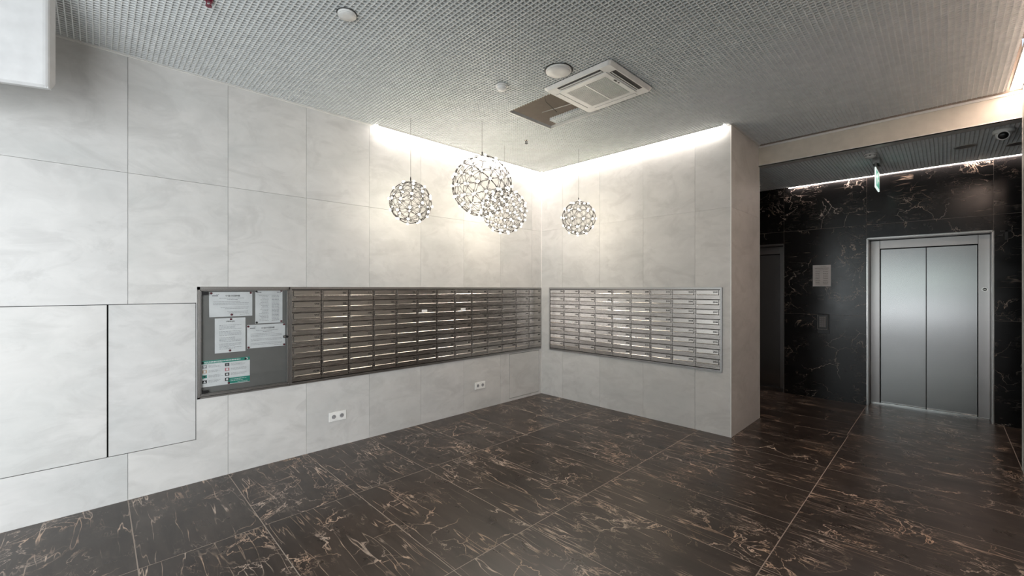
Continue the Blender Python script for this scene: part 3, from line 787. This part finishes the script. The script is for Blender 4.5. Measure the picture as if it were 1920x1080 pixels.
# ------------------------------------------------------------------ exit sign
t = thing('exit_sign', (3.522, 1.67, ZL), 'thin green and white exit sign hanging from the lobby ceiling, seen edge-on', 'exit sign')
obj('mount', MB().box(-0.030, 0.030, -0.10, 0.10, -0.060, 0.0), M['frame_steel'], t, bevel=0.004)
obj('clip', MB().box(-0.008, 0.008, -0.14, 0.14, -0.125, -0.060), M['board'], t)
pl = obj('plate', MB().box(-0.006, 0.006, -0.17, 0.17, -0.335, -0.115), M['exit_white'], t, bevel=0.002)
for sx in (-1, 1):
    a, c = sorted((sx*0.0062, sx*0.0070))
    f = obj('green_face', MB().box(a, c, -0.145, 0.145, -0.312, -0.138), M['exit_green'], t)
    a, c = sorted((sx*0.0072, sx*0.0078)); g = MB()
    g.prism([(0.05, -0.215), (0.05, -0.235), (0.10, -0.235), (0.10, -0.252), (0.128, -0.225), (0.10, -0.198), (0.10, -0.215)], lambda p, q, t_: (t_, p, q), a, c)   # arrow
    g.cyl((a, -0.035, -0.168), 0.012, c-a, 'x', 12)                                                            # running figure
    for q in ([(-0.060, -0.185), (-0.025, -0.180), (-0.030, -0.240), (-0.055, -0.240)], [(-0.055, -0.235), (-0.035, -0.235), (-0.075, -0.290), (-0.090, -0.282)],
              [(-0.045, -0.238), (-0.030, -0.232), (-0.005, -0.262), (-0.012, -0.295), (-0.025, -0.292), (-0.022, -0.266)], [(-0.030, -0.186), (-0.025, -0.198), (0.005, -0.215), (0.010, -0.205)],
              [(-0.055, -0.186), (-0.060, -0.198), (-0.090, -0.215), (-0.095, -0.205)]):
        g.prism(q, lambda p, r_, t_: (t_, p, r_), a, c)
    obj('pictogram', g, M['exit_white'], t)

# ------------------------------------------------------------------ ceiling devices
t = thing('smoke_detector', (3.496, 1.341, ZL), 'white smoke detector on the lobby ceiling above the exit sign', 'smoke detector')
obj('base', MB().lathe((0, 0, 0), [(0.055, 0), (0.055, -0.014), (0.05, -0.018)], 28), M['white'], t)
obj('cover', MB().lathe((0, 0, 0), [(0.046, -0.018), (0.046, -0.036), (0.034, -0.046), (0.01, -0.05)], 28), M['white'], t)
mb = MB()
for i in range(8):
    a = i*PI/4; mb.box(0.040*math.cos(a)-0.006, 0.040*math.cos(a)+0.006, 0.040*math.sin(a)-0.006, 0.040*math.sin(a)+0.006, -0.0325, -0.022)
obj('vent_slots', mb, M['ink'], t)
t = thing('dome_camera', (4.425, 1.315, ZL), 'white dome security camera with black lens on the lobby ceiling', 'security camera')
obj('base', MB().lathe((0, 0, 0), [(0.070, 0), (0.070, -0.022), (0.064, -0.034)], 32), M['white'], t)
b_ = obj('eyeball', MB().lathe((0, 0, 0), [(0.02, 0.02)]+[(0.052*math.sin(a), -0.052*math.cos(a)) for a in [PI*k_/10 for k_ in range(8, 0, -1)]], 28), M['white'], t, (0, -0.004, -0.040))
d_ = (Vector(CAM)-Vector((4.425, 1.3, ZL-0.045))).normalized()
ring = MB().cyl((0, 0, 0), 0.040, 0.010, 'z', 28); lens = MB().lathe((0, 0, 0), [(0.033, 0.0), (0.033, 0.011), (0.026, 0.019), (0.012, 0.024), (0.003, 0.025)], 28)
q = Vector((-0.10, -0.80, -0.42)).to_track_quat('Z', 'Y')
for n_, mb, ma in (('lens_ring', ring, M['white']), ('lens', lens, M['black'])):
    o = obj(n_, mb, ma, t); o.rotation_mode = 'QUATERNION'; o.rotation_quaternion = q; o.location = Vector((0, -0.004, -0.040)) + Vector((-0.10, -0.80, -0.42)).normalized()*0.040
for (x, y, s_) in ((4.197, 1.741, 'left of the two round ceiling rings near the lobby light strip'), (4.56, 1.986, 'right of the two round ceiling rings near the lobby light strip')):
    t = thing('recessed_downlight', (x, y, ZL), 'unlit recessed downlight, ' + s_, 'downlight', 'unlit downlights in the lobby')
    mb = MB(); n = 32
    for i in range(n):
        a0, a1 = 2*PI*i/n, 2*PI*(i+1)/n
        k_ = len(mb.v)
        for a in (a0, a1):
            for r in (0.070, 0.084): mb.v += [(r*math.cos(a), r*math.sin(a), -0.003), (r*math.cos(a), r*math.sin(a), 0.010)]
        mb.f += [(k_, k_+2, k_+6, k_+4), (k_+1, k_+5, k_+7, k_+3), (k_, k_+4, k_+5, k_+1), (k_+2, k_+3, k_+7, k_+6)]
    obj('rim', mb, M['alu'], t); obj('reflector', MB().lathe((0, 0, 0), [(0.069, -0.001), (0.069, 0.004)], 32), M['frame_steel'], t)

def disc(name, cat, x, y, r, label, dome=0.0, ringgap=True):
    t = thing(name, (x, y, ZC), label, cat)
    if ringgap: obj('cutout', MB().lathe((0, 0, 0), [(r*1.10, -0.0012), (r*1.10, 0.0)], 40), M['ink'], t)
    obj('rim', MB().lathe((0, 0, 0), [(r, -0.0015), (r, -0.010), (r*0.96, -0.014), (r*0.9, -0.014)], 40), M['white'], t)
    if dome: obj('dome', MB().lathe((0, 0, 0), [(r*0.86, -0.014)]+[(r*0.86*math.cos(a), -0.014-dome*math.sin(a)) for a in [PI/2*k_/7 for k_ in range(1, 7)]], 36), M['white'], t)
    else: obj('cover', MB().lathe((0, 0, 0), [(r*0.89, -0.0145), (r*0.87, -0.0165), (r*0.3, -0.0175)], 40), M['white'], t)
disc('ceiling_speaker', 'speaker', 2.006, -2.060, 0.098, 'white round flat speaker in the lattice ceiling beside the air conditioner')
disc('motion_sensor', 'sensor', 1.530, -2.205, 0.050, 'small white domed sensor on the ceiling left of the round speaker', dome=0.035, ringgap=False)
disc('ceiling_cover', 'cover plate', 1.535, -3.482, 0.054, 'small flat white disc alone on the ceiling near the top of the photo')
t = thing('sprinkler', (0.787, -1.136, ZC), 'tiny black and chrome sprinkler head on the ceiling near the room corner', 'sprinkler')
obj('escutcheon', MB().lathe((0, 0, 0), [(0.022, 0), (0.020, -0.006), (0.008, -0.008)], 20), M['chrome'], t)
obj('frame_arms', MB().box(-0.004, 0.004, -0.012, -0.008, -0.035, -0.006).box(-0.004, 0.004, 0.008, 0.012, -0.035, -0.006).lathe((0, 0, -0.035), [(0.018, 0), (0.018, -0.003)], 12), M['black'], t)
t = thing('sprinkler', (1.105, -4.10, ZC), 'dark red sprinkler head at the top edge of the photo', 'sprinkler')
obj('escutcheon', MB().lathe((0, 0, 0), [(0.024, 0), (0.022, -0.008), (0.008, -0.010)], 20), M['red'], t)
obj('frame_arms', MB().box(-0.004, 0.004, -0.012, -0.008, -0.035, -0.006).box(-0.004, 0.004, 0.008, 0.012, -0.035, -0.006).lathe((0, 0, -0.035), [(0.016, 0), (0.016, -0.003)], 12), M['red'], t)

# ------------------------------------------------------------------ air conditioner cassette
AX, AY, AH = 2.050, -1.603, 0.322
t = thing('air_conditioner', (AX, AY, ZC), 'white ceiling cassette air conditioner with square grille beside the open ceiling gap', 'air conditioner')
def frustum(a0, a1, z0, z1, r=0.03):
    mb = MB(); k_ = 0; n = 6
    for (h, rr, z) in ((a0, r, z0), (a1, r*0.8, z1)):
        for cx_, cy_, s0 in ((1, 1, 0), (-1, 1, 1), (-1, -1, 2), (1, -1, 3)):
            for i in range(n+1):
                a = (s0 + i/n)*PI/2; mb.v.append((cx_*(h-rr)+rr*math.cos(a), cy_*(h-rr)+rr*math.sin(a), z))
    K = 4*(n+1)
    for i in range(K): j = (i+1) % K; mb.f.append((i, j, K+j, K+i))
    mb.f.append(tuple(range(K))); mb.f.append(tuple(K+i for i in range(K)))
    return mb
obj('panel', frustum(AH, AH-0.022, -0.004, -0.028), M['white'], t)
body = obj('body', MB().box(-0.28, 0.28, -0.28, 0.28, 0.030, 0.28), M['frame_steel'], t)
# air outlets: recess + flap (left-photo side closed, two open)
def outlet(x0, x1, y0, y1, opened, label):
    if opened:
        r_ = obj('outlet', MB().box(x0, x1, y0, y1, -0.0286, -0.0278), M['ink'], t); r_['label'] = label
        if x1-x0 > y1-y0: fl = MB().box(x0+0.004, x1-0.004, y0+0.024, y0+0.030, -0.033, -0.0287).box(x0+0.004, x1-0.004, y0+0.038, y0+0.041, -0.031, -0.0287)
        else: fl = MB().box(x0+0.014, x0+0.020, y0+0.004, y1-0.004, -0.034, -0.0287)
        obj('louvre', fl, M['white'], r_)
    else:
        r_ = obj('outlet', MB().box(x0, x1, y0, y1, -0.0284, -0.0278), M['ink_soft'], t); r_['label'] = label
        obj('louvre', MB().box(x0+0.003, x1-0.003, y0+0.003, y1-0.003, -0.031, -0.0285), M['white'], r_)
outlet(-0.20, 0.21, -0.288, -0.236, True, 'dark open air outlet slot')
outlet(0.238, 0.290, -0.20, 0.20, True, 'wide open black air outlet slot')
outlet(-0.20, 0.20, 0.242, 0.285, False, 'closed air outlet')
outlet(-0.285, -0.242, -0.20, 0.20, False, 'closed air outlet')
obj('grille_frame', MB().box(-0.225, 0.222, -0.225, -0.175, -0.034, -0.028).box(-0.225, 0.222, 0.190, 0.225, -0.034, -0.028)
    .box(-0.225, -0.190, -0.175, 0.190, -0.034, -0.028).box(0.185, 0.222, -0.175, 0.190, -0.034, -0.028).box(-0.006, 0.006, -0.175, 0.190, -0.036, -0.028), M['white'], t)
obj('filter', MB().box(-0.19, 0.185, -0.175, 0.19, -0.0288, -0.028), M['ink'], t)
g = MB()
for i in range(30):
    x = -0.186+i*0.0124
    if abs(x) < 0.009: continue
    g.box(x, x+0.0052, -0.175, 0.190, -0.0345, -0.0288)
obj('grille_slats', g, M['white'], t)
obj('display', MB().box(0.20, 0.214, -0.09, -0.05, -0.0348, -0.034).box(0.20, 0.214, -0.03, -0.015, -0.0348, -0.034), M['ink'], t)

# cables and rod seen through the open gap
def cable(pts, r, mat, label):
    return tag(obj('cable', MB().tube(pts, r), mat), label, 'cable', 'cables above the open ceiling gap')
cable([(1.56, -1.86, 3.60), (1.50, -1.72, 3.42), (1.52, -1.55, 3.30), (1.60, -1.40, 3.24), (1.75, -1.25, 3.25)], 0.004, M['cable'], 'thin dark cable sagging across the open ceiling gap')
cable([(1.46, -1.80, 3.60), (1.40, -1.62, 3.46), (1.36, -1.46, 3.30), (1.36, -1.30, 3.25)], 0.003, M['cable'], 'thin dark cable hanging nearly straight inside the open ceiling gap')
cable([(1.22, -1.36, 3.27), (1.95, -1.12, 3.33)], 0.004, M['alu'], 'pale thin rod lying slantwise inside the open ceiling gap')

# ------------------------------------------------------------------ pendant lights
def sphere_nodes(sub):
    bm = bmesh.new()
    if sub == 'big':
        bmesh.ops.create_icosphere(bm, subdivisions=1, radius=1)
        # three-fold subdivision of the icosahedron: 92 nodes
        vs_, es_ = [], set(); idx = {}
        def key(p): return tuple(round(c, 4) for c in p)
        def add_(p):
            p = p.normalized(); k_ = key(p)
            if k_ not in idx: idx[k_] = len(vs_); vs_.append(p)
            return idx[k_]
        for f in bm.faces:
            A, B, C_ = [v.co for v in f.verts]; g_ = {}
            for i in range(4):
                for j in range(4-i):
                    k_ = 3-i-j; g_[(i, j)] = add_((A*i+B*j+C_*k_)/3)
            for (i, j), n0 in g_.items():
                for d in ((1, 0), (0, 1), (1, -1)):
                    q = (i+d[0], j+d[1])
                    if q in g_: es_.add(tuple(sorted((n0, g_[q]))))
        bm.free(); return vs_, list(es_)
    bmesh.ops.create_icosphere(bm, subdivisions=2, radius=1)
    bm.verts.ensure_lookup_table()
    vs_ = [v.co.copy().normalized() for v in bm.verts]; es_ = [(e_.verts[0].index, e_.verts[1].index) for e_ in bm.edges]
    bm.free(); return vs_, es_
bulb_mesh = MB().lathe((0, 0, 0), [(0.004, -0.006), (0.011, -0.001), (0.0145, 0.006), (0.011, 0.014), (0.004, 0.018)], 10).mesh('bulb', M['bulb'])
def pendant(c, r, sub, rot, label):
    t = thing('pendant_light', c, label, 'pendant lamp', 'wire ball pendants')
    vs_, es_ = sphere_nodes(sub); R_ = Matrix.Rotation(rot[0], 3, 'Z') @ Matrix.Rotation(rot[1], 3, 'X')
    vs_ = [R_ @ v for v in vs_]
    mb = MB()
    for a, b_ in es_:
        A, B = vs_[a], vs_[b_]; d = (B-A); off = A.cross(B).normalized()*(0.055 if len(vs_) < 50 else 0.035)
        for s_ in ((-1, 1) if len(vs_) < 50 else (random.choice((-1, 1)),)):
            pts = []
            for k_ in range(5):
                u = -0.42 + 1.84*k_/4 if s_ > 0 else -0.34 + 1.70*k_/4; p = (A + d*u + off*s_*(1.0-1.2*u)).normalized()
                pts.append(p*(r*(1.0+0.008*s_)))
            mb.tube(pts, 0.0018 if len(vs_) < 50 else 0.0024, 3)
    tag(obj('wire_cage', mb, M['wire'], t), 'open ball of crossing thin metal wires')
    for v in vs_:
        o = put('bulb', bulb_mesh, t, v*(r*1.00)); o.rotation_mode = 'QUATERNION'; o.rotation_quaternion = v.to_track_quat('Z', 'Y')
    ld = bpy.data.lights.new('bulbs_glow', 'POINT'); ld.energy = 17.0 if sub == 'big' else 10.0; ld.color = (1.0, 0.89, 0.72); ld.shadow_soft_size = r*0.8
    lo = bpy.data.objects.new('bulbs_glow', ld); col.objects.link(lo); lo.parent = t
    zt = ZC - c[2]
    obj('ferrule', MB().cyl((0, 0, r+0.014), 0.006, 0.030, 'z', 10), M['wire'], t)
    obj('cord', MB().cyl((0, 0, r+0.044), 0.0015, zt-r-0.044, 'z', 6), M['cable'], t)
    obj('suspension_node', MB().cyl((0, 0, r*0.96), 0.003, 0.06, 'z', 6), M['wire'], t)
def at(px, py, d):
    a, b_ = (px-960)/795, -(py-541)/795
    F = (math.cos(YAW), math.sin(YAW)); R_ = (F[1], -F[0])
    return (CAM[0]+d*(F[0]+a*R_[0]), CAM[1]+d*(F[1]+a*R_[1]), CAM[2]+d*b_)
pendant(at(770, 380, 4.12), 0.200, 'small', (0.3, 0.5), 'wire ball pendant lamp hanging leftmost, in front of the left wall')
pendant(at(904, 349, 4.18), 0.292, 'big', (0.2, 0.3), 'largest wire ball pendant lamp, second from the left')
pendant(at(946, 396, 4.90), 0.252, 'big', (1.0, 0.7), 'wire ball pendant lamp partly behind the largest one')
pendant(at(1085, 409, 5.03), 0.196, 'small', (0.9, 0.2), 'smallest wire ball pendant lamp, hanging rightmost before the back wall')

# ------------------------------------------------------------------ white rounded housing near the entrance (upper left)
F = Vector((math.cos(YAW), math.sin(YAW), 0)); Rr = Vector((F.y, -F.x, 0))
P0 = Vector(CAM) + F*2.2 + Rr*(-1.095*2.2); P0.z = 0
ang = math.radians(66.3)
U = F*math.cos(ang) + Rr*math.sin(ang); V = F*math.sin(ang) - Rr*math.cos(ang)      # U along the front towards its visible end, V backwards
zb, zt, th = 2.543, 3.13, 0.075
prof = [(0.012, zb), (0.0, zb+0.012), (0.0, zt), (th, zt), (th, zb+0.070), (th-0.006, zb+0.050), (th-0.020, zb+0.028), (th-0.042, zb+0.006), (0.035, zb)]
mb = MB(); rows = [(-2.2, 0.0), (-0.020, 0.0), (-0.010, 0.003), (-0.003, 0.009), (0.0, 0.018)]
K = len(prof)
for u, ins in rows:
    for a, z in prof:
        aa = min(max(a, ins), th-ins*0.3) if ins else a
        mb.v.append(tuple(P0 + U*u + V*aa + Vector((0, 0, z))))
for i in range(len(rows)-1):
    for j in range(K):
        j2 = (j+1) % K; mb.f.append((i*K+j, i*K+j2, (i+1)*K+j2, (i+1)*K+j))
mb.f.append(tuple(range(K))); mb.f.append(tuple((len(rows)-1)*K+i for i in range(K)))
t = thing('air_curtain', tuple(P0 + Vector((0, 0, zb))), 'white rounded box hanging from the ceiling in the upper left corner of the photo', 'air curtain')
o = obj('casing', mb, M['white_paint'], t); o.matrix_parent_inverse = Matrix.Translation(-Vector(t.location))
hb = MB()
for u in (-0.35, -1.8):
    for a in (0.02,):
        p_ = P0 + U*u + V*(th/2); hb.cyl((p_.x, p_.y, zt), 0.010, ZC-zt+0.02, 'z', 10)
o = obj('hanger', hb, M['alu'], t); o.matrix_parent_inverse = Matrix.Translation(-Vector(t.location))
